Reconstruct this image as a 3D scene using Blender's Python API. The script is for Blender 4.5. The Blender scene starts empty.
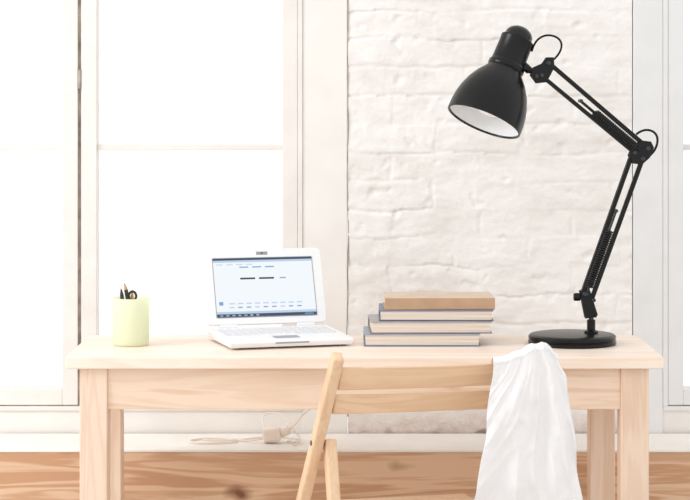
import bpy, bmesh, math, random
from mathutils import Vector, Matrix, noise
random.seed(4)
sc = bpy.context.scene
sc.view_settings.view_transform = 'Standard'
sc.view_settings.look = 'None'
sc.view_settings.exposure = 0.0

def lin(c):
    o = []
    for v in c:
        v /= 255.0
        o.append(v/12.92 if v <= 0.04045 else ((v+0.055)/1.055)**2.4)
    return (o[0], o[1], o[2], 1.0)

# ---------------------------------------------------------------- materials
def plain(name, col, rough=0.5, metal=0.0, emit=0.0, var=0.0, bump=0.0, bscale=60, spec=0.5):
    m = bpy.data.materials.new(name); m.use_nodes = True
    nt = m.node_tree; b = nt.nodes['Principled BSDF']
    b.inputs['Base Color'].default_value = lin(col)
    b.inputs['Roughness'].default_value = rough
    b.inputs['Metallic'].default_value = metal
    b.inputs['Specular IOR Level'].default_value = spec
    tc = nt.nodes.new('ShaderNodeTexCoord')
    n = nt.nodes.new('ShaderNodeTexNoise'); n.inputs['Scale'].default_value = bscale
    n.inputs['Detail'].default_value = 5
    nt.links.new(tc.outputs['Object'], n.inputs['Vector'])
    if var:
        r = nt.nodes.new('ShaderNodeValToRGB')
        r.color_ramp.elements[0].position = 0.3; r.color_ramp.elements[1].position = 0.7
        r.color_ramp.elements[0].color = lin([max(0, c*(1-var)) for c in col])
        r.color_ramp.elements[1].color = lin(col)
        nt.links.new(n.outputs['Fac'], r.inputs['Fac'])
        nt.links.new(r.outputs['Color'], b.inputs['Base Color'])
    if bump:
        bp = nt.nodes.new('ShaderNodeBump'); bp.inputs['Strength'].default_value = bump
        bp.inputs['Distance'].default_value = 0.004
        nt.links.new(n.outputs['Fac'], bp.inputs['Height'])
        nt.links.new(bp.outputs['Normal'], b.inputs['Normal'])
    return m

def wood(name, light, dark, axis=0, scale=1.0, rough=0.5, knots=False, contrast=1.0, knotcol=(120, 72, 40)):
    m = bpy.data.materials.new(name); m.use_nodes = True
    nt = m.node_tree; L = nt.links; b = nt.nodes['Principled BSDF']
    b.inputs['Roughness'].default_value = rough
    b.inputs['Specular IOR Level'].default_value = 0.3
    tc = nt.nodes.new('ShaderNodeTexCoord')
    mp = nt.nodes.new('ShaderNodeMapping')
    s = [22*scale]*3; s[axis] = 1.6*scale
    mp.inputs['Scale'].default_value = s
    L.new(tc.outputs['Object'], mp.inputs['Vector'])
    n = nt.nodes.new('ShaderNodeTexNoise'); n.inputs['Scale'].default_value = 1.0
    n.inputs['Detail'].default_value = 4; n.inputs['Distortion'].default_value = 0.6
    L.new(mp.outputs['Vector'], n.inputs['Vector'])
    mul = nt.nodes.new('ShaderNodeMath'); mul.operation = 'MULTIPLY'; mul.inputs[1].default_value = 38
    sn = nt.nodes.new('ShaderNodeMath'); sn.operation = 'SINE'
    L.new(n.outputs['Fac'], mul.inputs[0]); L.new(mul.outputs[0], sn.inputs[0])
    ma = nt.nodes.new('ShaderNodeMath'); ma.operation = 'MULTIPLY_ADD'
    ma.inputs[1].default_value = 0.16*contrast; L.new(sn.outputs[0], ma.inputs[0]); L.new(n.outputs['Fac'], ma.inputs[2])
    r = nt.nodes.new('ShaderNodeValToRGB')
    r.color_ramp.elements[0].position = 0.25; r.color_ramp.elements[1].position = 0.68
    r.color_ramp.elements[0].color = lin(dark); r.color_ramp.elements[1].color = lin(light)
    L.new(ma.outputs[0], r.inputs['Fac'])
    out = r.outputs['Color']
    if knots:
        mp2 = nt.nodes.new('ShaderNodeMapping')
        s2 = [7.5]*3; s2[axis] = 3.6
        mp2.inputs['Scale'].default_value = s2
        wn = nt.nodes.new('ShaderNodeTexNoise'); wn.inputs['Scale'].default_value = 18
        L.new(tc.outputs['Object'], wn.inputs['Vector'])
        vm = nt.nodes.new('ShaderNodeVectorMath'); vm.operation = 'MULTIPLY_ADD'
        vm.inputs[1].default_value = (.03, .03, .03)
        L.new(wn.outputs['Color'], vm.inputs[0]); L.new(tc.outputs['Object'], vm.inputs[2])
        L.new(vm.outputs[0], mp2.inputs['Vector'])
        v = nt.nodes.new('ShaderNodeTexVoronoi'); v.inputs['Scale'].default_value = 1.0
        L.new(mp2.outputs['Vector'], v.inputs['Vector'])
        r2 = nt.nodes.new('ShaderNodeValToRGB')
        r2.color_ramp.elements[0].position = 0.03; r2.color_ramp.elements[0].color = (1, 1, 1, 1)
        r2.color_ramp.elements[1].position = 0.16; r2.color_ramp.elements[1].color = (0, 0, 0, 1)
        e_ = r2.color_ramp.elements.new(0.09); e_.color = (.5, .5, .5, 1)
        L.new(v.outputs['Distance'], r2.inputs['Fac'])
        mx = nt.nodes.new('ShaderNodeMix'); mx.data_type = 'RGBA'
        L.new(r2.outputs['Color'], mx.inputs[0]); L.new(out, mx.inputs[6])
        mx.inputs[7].default_value = lin(knotcol)
        out = mx.outputs[2]
    L.new(out, b.inputs['Base Color'])
    bp = nt.nodes.new('ShaderNodeBump'); bp.inputs['Strength'].default_value = 0.15
    bp.inputs['Distance'].default_value = 0.001
    L.new(ma.outputs[0], bp.inputs['Height']); L.new(bp.outputs['Normal'], b.inputs['Normal'])
    return m

M_top = wood('pine_top', (249, 234, 220), (241, 219, 200), 0, 0.8, 0.4, contrast=.7)
M_apron = wood('pine_apron', (240, 216, 194), (227, 196, 170), 0, 0.9, knots=True, knotcol=(198, 160, 130))
M_leg = wood('pine_leg', (240, 216, 195), (228, 198, 173), 2, 0.9)
M_chairx = wood('beech_x', (237, 205, 172), (225, 187, 152), 0, 1.0, 0.4, contrast=.7)
M_chairz = wood('beech_z', (235, 203, 170), (223, 185, 150), 2, 1.0, 0.4, contrast=.7)
M_ledge = wood('bench_wood', (227, 193, 162), (202, 158, 124), 0, 0.75, 0.5, knots=True, contrast=1.8, knotcol=(132, 88, 60))
M_floor = wood('floor_wood', (222, 216, 208), (204, 196, 186), 1, 0.5, 0.5)
M_wall = plain('painted_plaster', (240, 236, 231), 0.8, var=0.03, bump=0.25, bscale=9)
M_frame = plain('frame_paint', (237, 232, 227), 0.5, var=0.04, bscale=12)
M_frame2 = plain('frame_paint_cool', (231, 231, 231), 0.5, var=0.03, bscale=12)
M_aged = plain('aged_gap', (188, 174, 162), 0.8, var=0.35, bscale=25)
M_board = plain('ledge_paint', (248, 242, 235), 0.5, var=0.03, bscale=10)
M_black = plain('lamp_black', (6, 6, 7), 0.3, spec=0.32)
M_blackm = plain('lamp_black_gloss', (10, 10, 11), 0.22, spec=.4)
M_steel = plain('dark_steel', (70, 70, 73), 0.3, metal=0.9)
M_white_in = plain('shade_inner_white', (250, 251, 253), 0.4)
M_lap = plain('laptop_white', (240, 240, 241), 0.3)
M_key = plain('laptop_keys', (220, 220, 223), 0.4)
M_grey = plain('laptop_grey', (150, 152, 156), 0.35)
M_cable = plain('cable_white', (238, 226, 214), 0.5)
M_dark = plain('dark_pencil', (45, 42, 42), 0.4)
M_pw = plain('pencil_wood', (196, 150, 105), 0.5)
def emis(name, col, s):
    m = bpy.data.materials.new(name); m.use_nodes = True
    b = m.node_tree.nodes['Principled BSDF']
    b.inputs['Base Color'].default_value = (0.02, 0.02, 0.02, 1)
    b.inputs['Roughness'].default_value = 0.3
    b.inputs['Emission Color'].default_value = lin(col); b.inputs['Emission Strength'].default_value = s
    return m
S_page = emis('screen_page', (244, 250, 255), 0.92)
S_blue = emis('screen_bar', (34, 58, 92), 0.8)
S_lt = emis('screen_light_bar', (190, 212, 235), 0.9)
S_txt = emis('screen_text', (40, 46, 56), 0.9)
S_mid = emis('screen_mid', (120, 163, 210), 0.9)

def translucent(name, col, fac, rough=.5, bump=0):
    m = bpy.data.materials.new(name); m.use_nodes = True; nt = m.node_tree
    b = nt.nodes['Principled BSDF']; b.inputs['Base Color'].default_value = lin(col); b.inputs['Roughness'].default_value = rough
    t = nt.nodes.new('ShaderNodeBsdfTranslucent'); t.inputs['Color'].default_value = lin(col)
    mx = nt.nodes.new('ShaderNodeMixShader'); mx.inputs[0].default_value = fac
    o = nt.nodes['Material Output']
    nt.links.new(b.outputs[0], mx.inputs[1]); nt.links.new(t.outputs[0], mx.inputs[2]); nt.links.new(mx.outputs[0], o.inputs[0])
    if bump:
        tc = nt.nodes.new('ShaderNodeTexCoord'); n = nt.nodes.new('ShaderNodeTexNoise'); n.inputs['Scale'].default_value = 160
        nt.links.new(tc.outputs['Object'], n.inputs['Vector'])
        bp = nt.nodes.new('ShaderNodeBump'); bp.inputs['Strength'].default_value = bump; bp.inputs['Distance'].default_value = .002
        nt.links.new(n.outputs['Fac'], bp.inputs['Height']); nt.links.new(bp.outputs[0], b.inputs['Normal'])
    return m
M_cup = translucent('green_frosted', (251, 254, 233), .5, .35)
M_cloth = translucent('white_cotton', (252, 251, 252), .2, .9, .12)

M_glass = bpy.data.materials.new('window_glass'); M_glass.use_nodes = True
nt = M_glass.node_tree; nt.nodes.clear()
o = nt.nodes.new('ShaderNodeOutputMaterial'); mx = nt.nodes.new('ShaderNodeMixShader')
t = nt.nodes.new('ShaderNodeBsdfTransparent'); g = nt.nodes.new('ShaderNodeBsdfGlossy')
g.inputs['Roughness'].default_value = 0.02; mx.inputs[0].default_value = 0.04
nt.links.new(t.outputs[0], mx.inputs[1]); nt.links.new(g.outputs[0], mx.inputs[2]); nt.links.new(mx.outputs[0], o.inputs[0])

# painted brick
M_brick = bpy.data.materials.new('painted_brick'); M_brick.use_nodes = True
nt = M_brick.node_tree; L = nt.links; b = nt.nodes['Principled BSDF']; b.inputs['Roughness'].default_value = 0.75
tc = nt.nodes.new('ShaderNodeTexCoord')
n1 = nt.nodes.new('ShaderNodeTexNoise'); n1.inputs['Scale'].default_value = 6; n1.inputs['Detail'].default_value = 9
n1.inputs['Roughness'].default_value = 0.68
mp = nt.nodes.new('ShaderNodeMapping'); mp.inputs['Scale'].default_value = (0.8, 1, 1.8)
L.new(tc.outputs['Object'], mp.inputs['Vector']); L.new(mp.outputs['Vector'], n1.inputs['Vector'])
r = nt.nodes.new('ShaderNodeValToRGB')
r.color_ramp.elements[0].position = 0.34; r.color_ramp.elements[0].color = lin((228, 224, 219))
r.color_ramp.elements[1].position = 0.56; r.color_ramp.elements[1].color = lin((240, 237, 234))
L.new(n1.outputs['Fac'], r.inputs['Fac'])
sx = nt.nodes.new('ShaderNodeSeparateXYZ'); L.new(tc.outputs['Object'], sx.inputs[0])
mr = nt.nodes.new('ShaderNodeMapRange'); mr.inputs[1].default_value = 0.46; mr.inputs[2].default_value = 0.56
mr.inputs[3].default_value = 0.7; mr.inputs[4].default_value = 0.0
L.new(sx.outputs['Z'], mr.inputs[0])
n3 = nt.nodes.new('ShaderNodeTexNoise'); n3.inputs['Scale'].default_value = 30
mm = nt.nodes.new('ShaderNodeMath'); mm.operation = 'MULTIPLY'; L.new(mr.outputs[0], mm.inputs[0]); L.new(n3.outputs['Fac'], mm.inputs[1])
mxc = nt.nodes.new('ShaderNodeMix'); mxc.data_type = 'RGBA'
L.new(mm.outputs[0], mxc.inputs[0]); L.new(r.outputs['Color'], mxc.inputs[6]); mxc.inputs[7].default_value = lin((190, 150, 125))
L.new(mxc.outputs[2], b.inputs['Base Color'])
n2 = nt.nodes.new('ShaderNodeTexNoise'); n2.inputs['Scale'].default_value = 48; n2.inputs['Detail'].default_value = 8
n2.inputs['Roughness'].default_value = .6
L.new(tc.outputs['Object'], n2.inputs['Vector'])
bp = nt.nodes.new('ShaderNodeBump'); bp.inputs['Strength'].default_value = 0.7; bp.inputs['Distance'].default_value = 0.0035
L.new(n2.outputs['Fac'], bp.inputs['Height']); L.new(bp.outputs['Normal'], b.inputs['Normal'])

# ---------------------------------------------------------------- helpers
def empty(name, loc=(0, 0, 0), rot=0.0, local=False):
    e = bpy.data.objects.new(name, None); e.location = loc; e.rotation_euler = (0, 0, rot)
    e.empty_display_size = 0.05
    sc.collection.objects.link(e); e['local'] = 1 if local else 0
    return e
def link(o, mat, parent=None, smooth=False):
    sc.collection.objects.link(o)
    if mat is not None:
        o.data.materials.append(mat)
    if parent is not None:
        o.parent = parent
        if not parent.get('local', 0):
            o.matrix_parent_inverse = Matrix.Translation(-Vector(parent.location))
    if smooth and o.type == 'MESH':
        for p in o.data.polygons: p.use_smooth = True
    return o
def mesh_from(name, verts, faces, mat, parent=None, smooth=False):
    me = bpy.data.meshes.new(name); me.from_pydata([tuple(v) for v in verts], [], faces); me.update()
    return link(bpy.data.objects.new(name, me), mat, parent, smooth)
def bevel(o, w, seg=2):
    m = o.modifiers.new('bevel', 'BEVEL'); m.width = w; m.segments = seg; m.limit_method = 'ANGLE'
    return o
def box(name, x0, x1, y0, y1, z0, z1, mat, parent=None, bv=0.0, seg=2):
    v = [(x0,y0,z0),(x1,y0,z0),(x1,y1,z0),(x0,y1,z0),(x0,y0,z1),(x1,y0,z1),(x1,y1,z1),(x0,y1,z1)]
    f = [(0,3,2,1),(4,5,6,7),(0,1,5,4),(1,2,6,5),(2,3,7,6),(3,0,4,7)]
    o = mesh_from(name, v, f, mat, parent)
    if bv: bevel(o, bv, seg)
    return o
def beam(name, p0, p1, w, d, mat, parent=None, bv=0.002, side=(1, 0, 0), w1=None):
    p0 = Vector(p0); p1 = Vector(p1); a = (p1-p0).normalized()
    s = Vector(side); s = (s - a*s.dot(a)).normalized(); t = a.cross(s)
    w1 = w if w1 is None else w1
    vs = []
    for p, ww in ((p0, w), (p1, w1)):
        for sx_, tx in ((-1,-1),(1,-1),(1,1),(-1,1)):
            vs.append(p + s*sx_*ww/2 + t*tx*d/2)
    f = [(0,3,2,1),(4,5,6,7),(0,1,5,4),(1,2,6,5),(2,3,7,6),(3,0,4,7)]
    o = mesh_from(name, vs, f, mat, parent)
    bevel(o, bv, 2); return o
def lathe(name, prof, origin, axis, mat, parent=None, n=48, smooth=True):
    a = Vector(axis).normalized(); h = Vector((0, 1, 0)) if abs(a.y) < .9 else Vector((1, 0, 0))
    s = a.cross(h).normalized(); t = a.cross(s); o0 = Vector(origin)
    vs = []; fs = []
    for r_, d in prof:
        for i in range(n):
            an = 2*math.pi*i/n
            vs.append(o0 + a*d + s*(r_*math.cos(an)) + t*(r_*math.sin(an)))
    for k in range(len(prof)-1):
        for i in range(n):
            j = (i+1) % n
            fs.append((k*n+i, k*n+j, (k+1)*n+j, (k+1)*n+i))
    o = mesh_from(name, vs, fs, mat, parent, smooth)
    bm = bmesh.new(); bm.from_mesh(o.data)
    bmesh.ops.remove_doubles(bm, verts=bm.verts, dist=1e-6)
    bmesh.ops.recalc_face_normals(bm, faces=bm.faces); bm.to_mesh(o.data); bm.free()
    if smooth:
        for p in o.data.polygons: p.use_smooth = True
        m = o.modifiers.new('es', 'EDGE_SPLIT'); m.split_angle = math.radians(38)
    return o
def rod(name, p0, p1, r_, mat, parent=None, n=20):
    p0 = Vector(p0); p1 = Vector(p1); l = (p1-p0).length; e = min(r_*0.25, l*.2)
    return lathe(name, [(0, 0), (r_-e, 0), (r_, e), (r_, l-e), (r_-e, l), (0, l)], p0, p1-p0, mat, parent, n)
def tube(name, pts, r_, mat, parent=None, smooth=True):
    cu = bpy.data.curves.new(name, 'CURVE'); cu.dimensions = '3D'; cu.bevel_depth = r_; cu.bevel_resolution = 3
    if smooth:
        sp = cu.splines.new('NURBS'); sp.points.add(len(pts)-1)
        for p, q in zip(sp.points, pts): p.co = (*q, 1)
        sp.use_endpoint_u = True; sp.order_u = 4; sp.resolution_u = 8
    else:
        sp = cu.splines.new('POLY'); sp.points.add(len(pts)-1)
        for p, q in zip(sp.points, pts): p.co = (*q, 1)
    cu.use_fill_caps = True
    tmp = bpy.data.objects.new('tmp', cu); sc.collection.objects.link(tmp)
    bpy.context.view_layer.update()
    me = bpy.data.meshes.new_from_object(tmp.evaluated_get(bpy.context.evaluated_depsgraph_get()))
    bpy.data.objects.remove(tmp); me.name = name; me.materials.clear()
    return link(bpy.data.objects.new(name, me), mat, parent, True)

# ---------------------------------------------------------------- room
WY = 0.754
floor = box('floor', -3.2, 3.2, -6.5, WY+0.26, -0.06, 0.0, M_floor)

wall = empty('wall_back', (0, WY, 0))
WR = -0.1105
box('plaster_left', -3.2, -1.235, WY, WY+.26, 0, 2.9, M_wall, wall)
box('plaster_pier', WR, 0.006, WY-.002, WY+.26, 0, 2.9, M_wall, wall, 0.002)
box('pier_core', 0.008, 0.745, WY+.014, WY+.26, 0, 2.9, M_wall, wall)
box('plaster_mid', 0.747, 0.825, WY-.004, WY+.26, 0, 2.9, M_frame2, wall, 0.003)
box('plaster_right', 1.9, 3.2, WY, WY+.26, 0, 2.9, M_wall, wall)
box('below_window_1', -1.235, WR, WY, WY+.26, 0, 0.515, M_wall, wall)
box('above_window_1', -1.235, WR, WY, WY+.26, 2.35, 2.9, M_wall, wall)
box('below_window_2', 0.825, 1.9, WY, WY+.26, 0, 0.515, M_wall, wall)
box('above_window_2', 0.825, 1.9, WY, WY+.26, 2.35, 2.9, M_wall, wall)
X0, X1, Z0, Z1 = 0.008, 0.745, 0.44, 2.9
nx, nz = 200, 660
vs = []; fs = []
CH = 0.074; BL = 0.235
for k in range(nz+1):
    z = Z0 + (Z1-Z0)*k/nz
    for i in range(nx+1):
        x = X0 + (X1-X0)*i/nx
        zw = z + 0.012*noise.noise(Vector((x*6, 3.1, z*5))) + .004*noise.noise(Vector((x*24, 1.1, z*20)))
        xw = x + 0.016*noise.noise(Vector((x*7, 7.1, z*9)))
        row = math.floor(zw/CH); fz = zw/CH-row
        off = (row % 2)*BL/2 + .03*noise.noise(Vector((row*2.7, .2, .9)))
        fx = (xw + off)/BL; bi = math.floor(fx); fx -= bi
        dz = min(fz, 1-fz)*CH; dx = min(fx, 1-fx)*BL
        cover = max(0.04, min(1, 0.40+1.9*noise.noise(Vector((x*4.3, 1.7+row*.7, z*2.6)))))
        coverv = max(0.0, min(1, 0.18+1.9*noise.noise(Vector((x*5.3, 9.7, z*9.0)))))
        g_ = max(cover*math.exp(-(dz/0.005)**2), 0.7*coverv*math.exp(-(dx/0.005)**2))
        d = 0.0046*g_ + 0.0028*noise.noise(Vector((x*6, .3, z*10))) + 0.0028*noise.noise(Vector((x*19, 2.3, z*34))) + .0011*noise.noise(Vector((x*60, 5.3, z*75)))
        d += 0.0024*noise.noise(Vector((row*3.7, bi*5.1, 0.5)))
        pit = noise.noise(Vector((x*26, 11.3, z*30)))
        if pit > .42: d += (pit-.42)*.02
        vs.append((x, WY-0.001+d, z))
for k in range(nz):
    for i in range(nx):
        a = k*(nx+1)+i
        fs.append((a, a+1, a+nx+2, a+nx+1))
mesh_from('painted_brick', vs, fs, M_brick, wall, True)
tube('plaster_joint', [(0.007+0.005*noise.noise(Vector((z_*.29, 0, 0))), WY-0.001, 0.5+z_*0.04) for z_ in range(0, 58)], 0.0016, M_aged, wall)

def window(name, xs, cx_gap, z0, z1, mat, muntins):
    w = empty(name, ((xs[0]+xs[1])/2, WY, z0))
    f0, f1 = WY-0.006, WY+0.05
    box('frame_bottom', xs[0], xs[1], f0, WY+.06, z0, z0+.012, mat, w, .002)
    box('frame_top', xs[0], xs[1], f0, WY+.06, z1-.03, z1, mat, w, .002)
    box('frame_left', xs[0], xs[0]+.012, f0, WY+.06, z0+.012, z1-.03, mat, w, .001)
    box('frame_right', xs[1]-.012, xs[1], f0, WY+.06, z0+.012, z1-.03, mat, w, .001)
    leaves = [(xs[0]+.0125, cx_gap-.0045), (cx_gap+.0045, xs[1]-.0125)]
    for li, (a, c) in enumerate(leaves):
        st = 0.040
        zb, zt = z0+.015, z1-.032
        box('stile_l_%d' % li, a, a+st, f0+.002, f1, zb, zt, mat, w, .002)
        box('stile_r_%d' % li, c-st, c, f0+.002, f1, zb, zt, mat, w, .002)
        box('rail_bottom_%d' % li, a+st, c-st, f0+.002, f1, zb, zb+.042, mat, w, .002)
        box('rail_top_%d' % li, a+st, c-st, f0+.002, f1, zt-.045, zt, mat, w, .002)
        for mi, mz in enumerate(muntins):
            box('muntin_%d_%d' % (li, mi), a+st, c-st, f0+.012, f1-.01, mz-.0075, mz+.0075, mat, w, .002)
        box('glass_%d' % li, a+st, c-st, WY+.024, WY+.027, zb+.042, zt-.045, M_glass, w)
    box('meeting_strip', cx_gap-.0044, cx_gap+.0044, f0+.010, f1, z0+.012, z1-.032, M_aged, w)
    for hz in (.62, 1.35, 2.05):
        rod('hinge_%d' % int(hz*100), (cx_gap, f0+.002, hz), (cx_gap, f0+.002, hz+.05), .004, M_aged, w)
    box('bottom_gap', xs[0]+.012, xs[1]-.012, f0+.006, f1, z0+.0121, z0+.0149, M_aged, w)
    return w
window('window_1', (-1.235, WR), -0.6885, 0.515, 2.35, M_frame, [1.198, 1.87])
window('window_2', (0.825, 1.9), 1.36, 0.515, 2.35, M_frame2, [1.198, 1.87])
led = empty('wall_ledge', (0, 0.6, 0))
box('front_board_upper', -3.2, 3.2, 0.500, 0.535, 0.235, 0.4505, M_ledge, led, .002)
box('front_board_lower', -3.2, 3.2, 0.502, 0.535, 0.0005, 0.232, M_ledge, led, .003)
box('top_board', -3.2, 3.2, 0.498, WY-.0075, 0.451, 0.457, M_board, led, .0015)

# ---------------------------------------------------------------- desk
desk = empty('desk', (0.0435, 0.2, 0))
box('top', -0.622, 0.709, 0, 0.42, 0.723, 0.75, M_top, desk, .003)
box('apron_front', -0.53, 0.615, 0.022, 0.044, 0.63, 0.7228, M_apron, desk, .0015)
box('apron_back', -0.53, 0.585, 0.362, 0.384, 0.63, 0.7228, M_apron, desk, .0015)
box('apron_side_1', -0.572, -0.55, 0.08, 0.335, 0.63, 0.7228, M_leg, desk, .0015)
box('apron_side_2', 0.632, 0.654, 0.08, 0.335, 0.63, 0.7228, M_leg, desk, .0015)
for i, (a, c, y0) in enumerate([(-0.592, -0.53, .015), (0.615, 0.678, .015), (-0.592, -0.534, .335), (0.585, 0.645, .335)]):
    box('leg_%d' % i, a, c, y0, y0+.062, 0.0005, 0.7229, M_leg, desk, .003)

# ---------------------------------------------------------------- laptop
lap = empty('laptop', (-0.328, 0.324, 0.7505), math.radians(17), True)
W = 0.297; D = 0.226
vs = [(0.004,-D+.006,.004),(W-.004,-D+.006,.004),(W-.004,-.004,.004),(.004,-.004,.004),
      (0,-D,.015),(W,-D,.015),(W,0,.021),(0,0,.021),
      (0.002,-D+.003,.019),(W-.002,-D+.003,.019),(W-.002,-.002,.026),(.002,-.002,.026)]
fs = [(0,3,2,1)]
for q in (0, 4):
    for i in range(4):
        j = (i+1) % 4; fs.append((q+i, q+j, q+4+j, q+4+i))
fs.append((8, 9, 10, 11))
bevel(mesh_from('base', vs, fs, M_lap, lap), .0015, 3)
for i, (fx_, fy_) in enumerate([(.02, -.02), (W-.02, -.02), (.02, -D+.02), (W-.02, -D+.02)]):
    rod('foot_%d' % i, (fx_, fy_, 0), (fx_, fy_, .0045), .006, M_grey, lap)
def deckz(y): return .026 + (y+.002)*(.007/(D-.005))
kv = []; kf = []
for r_i in range(6):
    yy = -0.035 - r_i*0.0168
    nkey = 13
    for c_i in range(nkey):
        if r_i == 5 and 4 <= c_i <= 7: continue
        x0 = .012 + c_i*(W-.024)/nkey; x1 = x0+(W-.024)/nkey-.0025
        q = len(kv); y0, y1 = yy-.0143, yy
        za, zb_ = deckz(y0), deckz(y1)
        kv += [(x0,y0,za),(x1,y0,za),(x1,y1,zb_),(x0,y1,zb_),(x0+.001,y0+.001,za+.002),(x1-.001,y0+.001,za+.002),(x1-.001,y1-.001,zb_+.002),(x0+.001,y1-.001,zb_+.002)]
        kf += [(q+4,q+5,q+6,q+7),(q,q+1,q+5,q+4),(q+1,q+2,q+6,q+5),(q+2,q+3,q+7,q+6),(q+3,q,q+4,q+7)]
mesh_from('keyboard', kv, kf, M_key, lap)
za, zb_ = deckz(-.188), deckz(-.152)
mesh_from('touchpad', [(.118,-.188,za+.0004),(.178,-.188,za+.0004),(.178,-.152,zb_+.0004),(.118,-.152,zb_+.0004)], [(0,1,2,3)], M_grey, lap)
box('front_strip', .108, .188, -D-.0006, -D+.003, .012, .0155, M_grey, lap, .0005)
rod('hinge_l', (.03, .001, .028), (.075, .001, .028), .006, M_lap, lap)
rod('hinge_r', (W-.075, .001, .028), (W-.03, .001, .028), .006, M_lap, lap)
lid = empty('lid', (0, .001, .028)); lid.parent = lap; lid['local'] = 1
lid.rotation_euler = (math.radians(-20), 0, 0)
H = 0.190
def rrect(x0, x1, z0, z1, r_, n=6):
    pts = []
    for cx, cz, a0 in ((x1-r_, z0+r_, -90), (x1-r_, z1-r_, 0), (x0+r_, z1-r_, 90), (x0+r_, z0+r_, 180)):
        for k in range(n+1):
            an = math.radians(a0+90*k/n); pts.append((cx+r_*math.cos(an), cz+r_*math.sin(an)))
    return pts
def rslab(name, x0, x1, z0, z1, r_, y0, y1, mat, parent, bv=.0015):
    p = rrect(x0, x1, z0, z1, r_); n = len(p)
    v = [(a, y0, c) for a, c in p]+[(a, y1, c) for a, c in p]
    f = [tuple(range(n)), tuple(reversed(range(n, 2*n)))]+[(i, i+n, (i+1) % n+n, (i+1) % n) for i in range(n)]
    o = mesh_from(name, v, f, mat, parent); bevel(o, bv, 2); return o
rslab('lid_shell', 0, W, .004, H, .012, -.006, .006, M_lap, lid)
rslab('bezel_line', .023, W-.023, .020, H-.021, .003, -.0066, -.004, M_grey, lid, .0003)
sx0, sx1, sz0, sz1 = .025, W-.025, .022, H-.023
box('screen', sx0, sx1, -.0072, -.005, sz0, sz1, S_page, lid)
def ui(n, a, c, z0, z1, m): box(n, sx0+(sx1-sx0)*a, sx0+(sx1-sx0)*c, -.0078, -.0070, sz0+(sz1-sz0)*z0, sz0+(sz1-sz0)*z1, m, lid)
ui('title_bar', 0, 1, .965, 1, S_blue)
ui('tab_bar', 0, 1, .93, .965, S_lt)
ui('task_bar', 0, 1, 0, .05, S_blue)
ui('status_bar', 0, 1, .05, .09, S_lt)
for i in range(4): ui('menu_%d' % i, .03+i*.10, .03+i*.10+.065, .885, .90, S_lt)
for i in range(3): ui('bookmark_%d' % i, .26+i*.13, .26+i*.13+.09, .835, .855, S_mid)
ui('logo_a', .26, .41, .635, .665, S_txt); ui('logo_b', .45, .60, .635, .665, S_txt); ui('logo_c', .66, .72, .64, .66, S_mid)
for i in range(9):
    ui('link_%d' % i, .13+i*.085, .13+i*.085+.055, .215, .235, S_lt)
    ui('link_b_%d' % i, .13+i*.085, .13+i*.085+.045, .15, .17, S_mid if i % 3 else S_lt)
for i in range(7):
    ui('icon_%d' % i, .03+i*.06, .03+i*.06+.03, .012, .038, S_lt)
ui('clock', .88, .97, .012, .038, S_mid)
ui('icon_side', .03, .07, .20, .26, S_mid)
box('badge', W/2-.014, W/2+.014, -.0068, -.0055, H-.015, H-.007, M_grey, lid, .0005)
box('camera_dot', W/2-.002, W/2+.002, -.0072, -.006, H-.013, H-.009, M_dark, lid, .0005)

# ---------------------------------------------------------------- pencil cup
cup = empty('pencil_cup', (-0.499, 0.22, 0.7505))
c0 = (-0.499, 0.22, 0.7505); R = .043
lathe('cup', [(0, 0), (R-.005, 0), (R-.002, .003), (R-.001, .012), (R+.0005, .108), (R-.0005, .110), (R-.002, .108), (R-.004, .006), (0, .006)], c0, (0, 0, 1), M_cup, cup, 56)
def pencil(n, x, y, x2, y2, h, r_, m, tip):
    p0 = Vector((c0[0]+x, c0[1]+y, c0[2]+.008)); p1 = Vector((c0[0]+x2, c0[1]+y2, c0[2]+h)); l = (p1-p0).length
    lathe(n, [(0, 0), (r_, 0), (r_, l-.016)], p0, p1-p0, m, cup, 6, False)
    lathe(n+'_tip', [(r_, l-.016), (r_*.35, l-.004)], p0, p1-p0, tip, cup, 12)
    lathe(n+'_lead', [(r_*.35, l-.004), (0, l)], p0, p1-p0, M_dark, cup, 12)
pencil('pencil_1', .01, .01, -.014, -.008, .145, .0045, M_dark, M_pw)
pencil('pencil_2', -.01, .0, -.024, .008, .132, .0045, M_dark, M_dark)
pencil('pencil_3', .0, -.015, .002, .012, .128, .004, M_pw, M_pw)
tube('scissor_loop', [(c0[0]+.004+.009*math.cos(t_*math.pi/6), c0[1]-.004, c0[2]+.114+.011*math.sin(t_*math.pi/6)) for t_ in range(13)], .003, M_dark, cup)
beam('scissor_blade', (c0[0]+.002, c0[1]-.004, c0[2]+.01), (c0[0]+.002, c0[1]-.004, c0[2]+.103), .01, .003, M_steel, cup, .0005)

# ---------------------------------------------------------------- books
bk = empty('book_stack', (0.18, 0.26, 0.7505))
M_pages = bpy.data.materials.new('book_pages'); M_pages.use_nodes = True
nt = M_pages.node_tree; b = nt.nodes['Principled BSDF']; b.inputs['Roughness'].default_value = .9
tc = nt.nodes.new('ShaderNodeTexCoord'); mp = nt.nodes.new('ShaderNodeMapping'); mp.inputs['Scale'].default_value = (3, 3, 900)
n = nt.nodes.new('ShaderNodeTexNoise'); n.inputs['Scale'].default_value = 1
r = nt.nodes.new('ShaderNodeValToRGB'); r.color_ramp.elements[0].position = .3; r.color_ramp.elements[1].position = .65
r.color_ramp.elements[0].color = lin((200, 184, 170)); r.color_ramp.elements[1].color = lin((236, 226, 214))
nt.links.new(tc.outputs['Object'], mp.inputs[0]); nt.links.new(mp.outputs[0], n.inputs['Vector']); nt.links.new(n.outputs['Fac'], r.inputs[0]); nt.links.new(r.outputs[0], b.inputs['Base Color'])
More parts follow.
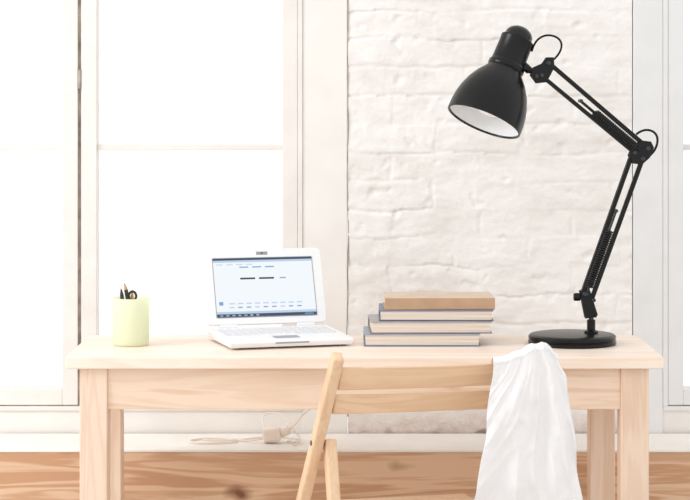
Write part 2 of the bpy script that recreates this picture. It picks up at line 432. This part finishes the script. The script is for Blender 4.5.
def book(i, x0, x1, y0, dep, z0, h, rot, cover, top=None, spine_front=False):
    e = empty('book_%d' % i, ((x0+x1)/2, y0+dep/2, z0), math.radians(rot), True); e.parent = bk
    e.matrix_parent_inverse = Matrix.Translation(-Vector(bk.location))
    w = (x1-x0)/2; d = dep/2; t_ = .0030
    mc = plain('cover_%d' % i, cover, .5, var=.08, bscale=20)
    mt = plain('cover_top_%d' % i, top, .5, var=.06, bscale=20) if top else mc
    box('cover_bottom', -w, w, -d, d, 0, t_, mc, e, .0008)
    box('cover_top', -w, w, -d, d, h-t_, h, mt, e, .0008)
    if spine_front:
        box('spine', -w, w, -d-.0015, -d+t_, .0002, h-.0002, mc, e, .0015)
        box('pages', -w+.004, w-.004, -d+t_, d-.004, t_, h-t_, M_pages, e)
    else:
        box('spine', -w, w, d-t_, d+.0015, .0002, h-.0002, mc, e, .0015)
        box('pages', -w+.004, w-.004, -d+.0025, d-t_, t_, h-t_, M_pages, e)
zb0 = .7505
book(1, .044, .314, .19, .165, zb0, .0285, 0, (118, 130, 152), (160, 168, 184))
book(2, .057, .339, .192, .165, zb0+.0288, .0285, 1.5, (138, 128, 130), (176, 170, 172))
book(3, .080, .345, .195, .16, zb0+.0576, .0255, -.5, (92, 100, 126), (128, 136, 156))
book(4, .091, .347, .200, .15, zb0+.0834, .0275, 1.0, (190, 156, 126), (216, 192, 168), True)

# ---------------------------------------------------------------- desk lamp
LB = Vector((0.532, 0.243, 0.7503)); U = 1/426.5
lamp = empty('desk_lamp', LB)
def P(u, w, d=0): return LB + Vector((u*U, d*U, w*U))
def lr(prof): return [(a*U, c*U) for a, c in prof]
lathe('base', lr([(0, 0), (42.8, 0), (43.8, 1), (43.8, 3.5), (42.9, 4.2), (42.9, 4.8), (43.5, 5.4), (43.5, 8.2), (41.8, 9.6), (39, 10.2), (0, 11)]), LB, (0, 0, 1), M_black, lamp, 72)
lathe('post_collar', lr([(7, 10), (7, 12.5), (4.2, 14), (4.2, 24), (0, 24)]), P(19, 0), (0, 0, 1), M_black, lamp, 24)
lathe('post', lr([(2.6, 23), (2.6, 33), (0, 33)]), P(19, 0), (0, 0, 1), M_steel, lamp, 20)
for s_ in (-1, 1):
    beam('yoke_plate_%d' % s_, P(19, 27, s_*4.5), P(12, 54, s_*4.5), 13*U, 1.3*U, M_black, lamp, .0006, w1=10*U)
beam('yoke_bottom', P(14, 28, 0), P(24, 28, 0), 9*U, 3*U, M_black, lamp, .0006, side=(0, 1, 0))
rod('pivot_bolt_1', P(12, 50, -8), P(12, 50, 8), 2.4*U, M_steel, lamp)
rod('pivot_bolt_2', P(21, 44, -7), P(21, 44, 7), 2*U, M_steel, lamp)
rod('tension_knob', P(1, 47, -3), P(8, 47, -3), 4*U, M_black, lamp)
rod('tension_screw', P(5, 47, -3), P(16, 47, -3), 1.6*U, M_steel, lamp)
A1, A2 = P(11, 52), P(60, 190)
B1, B2 = P(20, 46), P(70, 184)
for s_ in (-3, 3):
    o_ = Vector((0, s_*U, 0))
    beam('lower_bar_a_%d' % s_, A1+o_, A2+o_, 4.2*U, 2.0*U, M_black, lamp, .0006)
beam('lower_bar_b', B1, B2, 4.6*U, 4*U, M_black, lamp, .0006)
def spring(n, p0, p1, r_, wire, turns):
    p0 = Vector(p0); p1 = Vector(p1); a = (p1-p0); l = a.length; a.normalize()
    s = a.cross(Vector((0, 1, 0))).normalized(); t_ = a.cross(s); pts = []
    for k in range(turns*10+1):
        an = 2*math.pi*k/10; pts.append(p0 + a*(l*k/(turns*10)) + s*r_*math.cos(an)+t_*r_*math.sin(an))
    return tube(n, pts, wire, M_blackm, lamp, False)
for s_ in (-7, 7):
    o_ = Vector((0, s_*U, 0))
    q0 = A1.lerp(B1, .3)+o_; q1 = A2.lerp(B2, .3)+o_
    spring('lower_spring_%d' % s_, q0.lerp(q1, .05), q0.lerp(q1, .46), 3.4*U, .95*U, 26)
    tube('lower_spring_wire_%d' % s_, [q0, q0.lerp(q1, .07)], 1.1*U, M_blackm, lamp, False)
    tube('lower_spring_rod_%d' % s_, [q0.lerp(q1, .45), q0.lerp(q1, .60)], 1.0*U, M_blackm, lamp, False)
    rod('lower_pin_%d' % s_, q0.lerp(q1, .60)-Vector((0, s_*U*.7, 0)), q0.lerp(q1, .60)+Vector((0, s_*U*.15, 0)), 1.8*U, M_steel, lamp)
    rod('lower_anchor_%d' % s_, q0-Vector((0, s_*U*.5, 0)), q0+Vector((0, s_*U*.15, 0)), 1.8*U, M_steel, lamp)
def plate(n, pts, d0, d1, mat):
    k = len(pts)
    v = [P(u, w, d0) for u, w in pts]+[P(u, w, d1) for u, w in pts]
    f = [tuple(range(k)), tuple(reversed(range(k, 2*k)))]+[(i, i+k, (i+1) % k+k, (i+1) % k) for i in range(k)]
    o = mesh_from(n, v, f, mat, lamp); bevel(o, .0008, 2); return o
elb = [(56, 188), (60, 180), (69, 179), (77, 186), (81, 196), (78, 202), (70, 203), (61, 199)]
plate('elbow_plate_1', elb, -6.2, -5, M_black); plate('elbow_plate_2', elb, 5, 6.2, M_black)
for i, (u, w) in enumerate([(62, 191), (70, 185), (75, 195), (66, 196)]):
    rod('elbow_bolt_%d' % i, P(u, w, -8), P(u, w, 8), 2.3*U, M_steel if i < 3 else M_black, lamp)
C1, C2 = P(75, 196), P(-24, 281)
D1, D2 = P(63, 190), P(-31, 268)
beam('upper_bar_a', C1, C2, 4.4*U, 4*U, M_black, lamp, .0006)
for s_ in (-3, 3):
    o_ = Vector((0, s_*U, 0))
    beam('upper_bar_b_%d' % s_, D1+o_, D2+o_, 3.8*U, 2*U, M_black, lamp, .0006)
for s_ in (-7, 7):
    o_ = Vector((0, s_*U, 0))
    q0 = C1.lerp(D1, .6)+o_; q1 = C2.lerp(D2, .6)+o_
    spring('upper_spring_%d' % s_, q0.lerp(q1, .06), q0.lerp(q1, .47), 3.4*U, .95*U, 24)
    tube('upper_spring_wire_%d' % s_, [q0, q0.lerp(q1, .07)], 1.1*U, M_blackm, lamp, False)
    tube('upper_spring_rod_%d' % s_, [q0.lerp(q1, .45), q0.lerp(q1, .62)], 1.0*U, M_blackm, lamp, False)
    rod('upper_pin_%d' % s_, q0.lerp(q1, .62)-Vector((0, s_*U*.7, 0)), q0.lerp(q1, .62)+Vector((0, s_*U*.15, 0)), 1.8*U, M_steel, lamp)
hb = [(-19, 286), (-18, 276), (-26, 261), (-36, 260), (-42, 268), (-39, 276), (-30, 280), (-26, 286)]
plate('head_plate_1', hb, -6.2, -5, M_black); plate('head_plate_2', hb, 5, 6.2, M_black)
for i, (u, w) in enumerate([(-24, 280), (-31, 268), (-36, 267)]):
    rod('head_bolt_%d' % i, P(u, w, -8), P(u, w, 8), 2.2*U, M_steel, lamp)
rod('head_arm', P(-34, 270, 0), P(-50, 276, 0), 3.2*U, M_black, lamp)
c = .968; ax = Vector((31/78.4*c, .25, 72/78.4*c)).normalized()
SO = P(-89.5, 221.5, -15)
def ls(prof): return [(a*.945*U, d_*1.04*U) for a, d_ in prof]
lathe('shade', ls([(39.5, 0), (40.6, .5), (40.8, 3), (40.6, 10), (39.6, 18), (37.5, 26), (33.5, 36), (27.5, 45.5), (21, 53), (18.3, 57)]), SO, ax, M_black, lamp, 96)
lathe('shade_rim', ls([(39.5, 0), (38.7, .3), (38.4, 2)]), SO, ax, M_black, lamp, 96)
lathe('shade_inner', ls([(38.6, .9), (38.8, 3), (38.4, 12), (36, 24), (31.5, 36), (25, 45), (18, 52), (0, 54)]), SO, ax, M_white_in, lamp, 72)
lathe('socket_housing', ls([(18.7, 56), (19.8, 57.5), (19.8, 61), (18.8, 62.5), (18.2, 63), (17.6, 86), (18.0, 86.5), (18.0, 89), (16.6, 90)]), SO, ax, M_black, lamp, 56)
lathe('socket_cap', ls([(15.2, 88), (15.2, 91), (14.6, 95), (12, 98.5), (8, 101), (3, 102), (0, 102.2)]), SO, ax, M_blackm, lamp, 56)
lathe('bulb', lr([(0, 8), (9, 10), (13.5, 16), (14, 21), (11, 30), (7, 37), (6.5, 52)]), SO, ax, M_white_in, lamp, 32)
rod('shade_joint', SO+ax*74*U+Vector((.012, 0, -.004)), P(-42, 272, 0), 4*U, M_black, lamp)
tube('cable_loop_head', [P(-40, 292, 4), P(-38, 300, 2), P(-32, 307, 0), P(-22, 309, 0), P(-12, 305, 0), P(-9, 296, 0), P(-15, 286, 0), P(-22, 281, 0)], 1.1*U, M_black, lamp)
tube('cable_loop_elbow', [P(64, 209, 0), P(70, 214, 0), P(80, 214, 0), P(86, 207, 0), P(85, 197, 0), P(80, 189, 0), P(72, 184, 0)], 1.2*U, M_black, lamp)

# ---------------------------------------------------------------- folding chair
CX = 0.195
ch = empty('folding_chair', (CX, -0.30, 0), math.radians(14), True)
def stile(z, s_):
    t_ = (0.80-z)/0.80
    return Vector((s_*(0.215+.07*t_), 0.47*t_, z))
for s_ in (-1, 1):
    beam('stile_%d' % (s_+2), stile(.797, s_), stile(0.012, s_), .024, .030, M_chairz, ch, .005, w1=.026)
    r0 = Vector((s_*.205, .118, .605)); r1 = Vector((s_*.215, -.11, .012))
    beam('rear_leg_%d' % (s_+2), r0, r1, .024, .032, M_chairz, ch, .004)
    rod('pivot_%d' % (s_+2), stile(.60, s_)+Vector((s_*.014, 0, 0)), Vector((s_*.193, .118, .60)), .006, M_steel, ch)
    beam('seat_rail_%d' % (s_+2), (s_*.187, .06, .385), (s_*.197, .44, .375), .018, .03, M_chairx, ch, .003)
def slat(n, z0, z1, hw, bul):
    N = 20; v = []; f = []
    for i in range(N+1):
        a = -1+2*i/N; x = hw*a
        for z in (z0, z1):
            y = stile(z, 1).y - bul*(1-a*a)
            v += [(x, y-.007, z - .003*(a*a) * (1 if z == z0 else -0.2)), (x, y+.007, z)]
    for i in range(N):
        q = i*4; p = q+4
        f += [(q, p, p+2, q+2), (q+1, q+3, p+3, p+1), (q+2, p+2, p+3, q+3), (q, q+1, p+1, p)]
    f += [(0, 2, 3, 1), (N*4, N*4+1, N*4+3, N*4+2)]
    o = mesh_from(n, v, f, M_chairx, ch); bevel(o, .004, 3)
    return o
slat('back_slat_1', .722, .771, .207, .022)
slat('back_slat_2', .668, .710, .211, .022)
for i in range(7):
    y0 = .10+i*.05
    box('seat_slat_%d' % i, -.195, .195, y0, y0+.042, .4005, .413, M_chairx, ch, .003)
beam('rung_front', stile(.16, -1), stile(.16, 1), .02, .02, M_chairx, ch, .004, side=(0, 1, 0))
beam('rung_rear', (-.211, -.05, .17), (.211, -.05, .17), .02, .02, M_chairx, ch, .004, side=(0, 1, 0))

# ---------------------------------------------------------------- white cloth over the chair's back
def interp(x, pts):
    if x <= pts[0][0]: return pts[0][1]
    for (a, va), (c_, vc) in zip(pts, pts[1:]):
        if x <= c_:
            k = (x-a)/(c_-a); k = k*k*(3-2*k); return va+(vc-va)*k
    return pts[-1][1]
topz = [(0, .774), (.15, .776), (.4, .786), (.62, .799), (.82, .801), (1, .778)]
def yplane(x): return -0.30 + math.tan(math.radians(14))*(x-CX)
NU, NF, NB = 190, 190, 50
vs = []; fs = []
def nz3(a, b_, c_): return noise.noise(Vector((a, b_, c_)))
def fold(u, t_, ph):
    du, dt = (u-.76)*.55, t_+.26
    an = math.atan2(du, dt); r_ = math.hypot(du, dt)
    an += .10*nz3(u*2.2, t_*2.2, ph+5)
    big = nz3(an*5.2+ph*3.1+.3, r_*.9, ph)
    rid = 1-abs(nz3(an*9.5+2.2+ph, r_*1.1, ph+2))*3.2
    med = nz3(u*5.5+t_*2.6, t_*3.4-u*1.5, ph+11)
    return 1.25*big + .55*max(-.6, rid)*min(1, .35+t_) + .42*med
rows = []
for k in range(NB, 0, -1): rows.append(('b', k/NB))
for k in range(9): rows.append(('t', k/8))
for k in range(1, NF+1): rows.append(('f', k/NF))
for kind, t_ in rows:
    for i in range(NU+1):
        u = i/NU
        zt = interp(u, topz)
        if kind == 'f':
            xl = interp(t_, [(0, .308), (.35, .290), (.7, .266), (1, .236)]); xr = interp(t_, [(0, .446), (.10, .462), (.45, .481), (.75, .496), (1, .526)])
            x = xl+(xr-xl)*u
            hem = .40 + .02*math.sin(5*u+.5)
            z = zt+(hem-zt)*t_
            A = .003+.021*min(1, t_*1.5)
            y = yplane(x) - .026 - .014*math.sin(min(1, t_*3)*math.pi/2) - A*max(0, 1.0+fold(u, t_, 0))
            x += .007*nz3(u*3, t_*4, 6)*t_*2
            z += .004*nz3(u*6, t_*8, 1)
            y -= .0060*max(0, nz3(u*9+t_*6, t_*11-u*5, 4))*min(1, t_*5)
        elif kind == 't':
            xl, xr = .308, .446
            x = xl+(xr-xl)*u
            an = math.pi*t_
            y = yplane(x) - .002 + .026*math.cos(an) - (.003*max(0, 1+fold(u, 0, 0)) if t_ > .5 else -.003*(1+fold(u, 0, 1)))*abs(math.cos(an))
            z = zt + .010*math.sin(an) + .002*fold(u, 0, 0)*math.sin(an)
        else:
            xl = interp(t_, [(0, .308), (1, .335)]); xr = interp(t_, [(0, .446), (1, .455)])
            x = xl+(xr-xl)*u
            z = zt+((.60+.02*math.cos(4*u))-zt)*t_
            y = yplane(x) + .024 + (.003+.010*t_)*(1+.6*fold(u, t_, 1)) + 0.47*((.80-z)/.80)*.97 + .006
        vs.append((x, y, z))
for k in range(len(rows)-1):
    for i in range(NU):
        a = k*(NU+1)+i
        fs.append((a, a+1, a+NU+2, a+NU+1))
cl = mesh_from('white_cloth', vs, fs, M_cloth, None, True)
m = cl.modifiers.new('smooth', 'SMOOTH'); m.factor = .5; m.iterations = 2
m = cl.modifiers.new('solid', 'SOLIDIFY'); m.thickness = .0012; m.offset = 0

# ---------------------------------------------------------------- power adapter + cable on ledge
pa = empty('power_adapter', (-0.18, 0.62, 0.457))
zl = .4575
beam('brick', (-0.207, .60, zl+.019), (-0.162, .60, zl+.023), .036, .034, M_cable, pa, .006, side=(0, 1, 0))
rod('plug', (-0.163, .60, zl+.024), (-0.140, .60, zl+.034), .012, M_cable, pa)
tube('cable_1', [(-.142, .60, zl+.033), (-.125, .60, zl+.045), (-.11, .61, zl+.07), (-.085, .62, zl+.085), (-.06, .55, zl+.11), (-.03, .46, zl+.18)], .0028, M_cable, pa)
tube('cable_2', [(-.204, .60, zl+.012), (-.235, .60, zl+.003), (-.27, .63, zl+.003), (-.33, .66, zl+.003), (-.38, .64, zl+.003), (-.40, .60, zl+.003), (-.36, .57, zl+.003), (-.31, .58, zl+.003), (-.27, .60, zl+.003)], .0025, M_cable, pa)
tube('cable_3', [(-.145, .605, zl+.003), (-.12, .58, zl+.003), (-.105, .60, zl+.003), (-.12, .65, zl+.003), (-.17, .68, zl+.003), (-.22, .67, zl+.003), (-.30, .60, zl+.003), (-.36, .63, zl+.003)], .0022, M_cable, pa)
tube('cable_4', [(-.19, .62, zl+.02), (-.22, .66, zl+.05), (-.20, .68, zl+.07), (-.15, .66, zl+.06), (-.12, .60, zl+.02), (-.10, .56, zl+.003), (-.13, .55, zl+.003)], .0022, M_cable, pa)

# ---------------------------------------------------------------- light
wd = bpy.data.worlds.new('World'); sc.world = wd; wd.use_nodes = True
bg = wd.node_tree.nodes['Background']; bg.inputs[0].default_value = (1.0, 1.0, 1.0, 1); bg.inputs[1].default_value = 1.13
def area(n, loc, tgt, size, power, col=(1, 1, 1)):
    l = bpy.data.lights.new(n, 'AREA'); l.shape = 'RECTANGLE'; l.size = size[0]; l.size_y = size[1]; l.energy = power; l.color = col
    o = bpy.data.objects.new(n, l); o.location = loc
    o.rotation_euler = (Vector(tgt)-Vector(loc)).to_track_quat('-Z', 'Y').to_euler(); sc.collection.objects.link(o)
area('front_left_fill', (-2.7, -0.9, 2.2), (0, .3, .8), (1.2, 1.2), 42)  # added area light, front left, for soft shading and highlights; no window there

# ---------------------------------------------------------------- camera
cam = bpy.data.cameras.new('Camera'); co = bpy.data.objects.new('Camera', cam)
co.location = (0, -4.5, 1.321); co.rotation_euler = (math.radians(90), 0, 0)
cam.sensor_width = 36; cam.lens = 2025/690*36; cam.shift_y = -150/690
sc.collection.objects.link(co); sc.camera = co
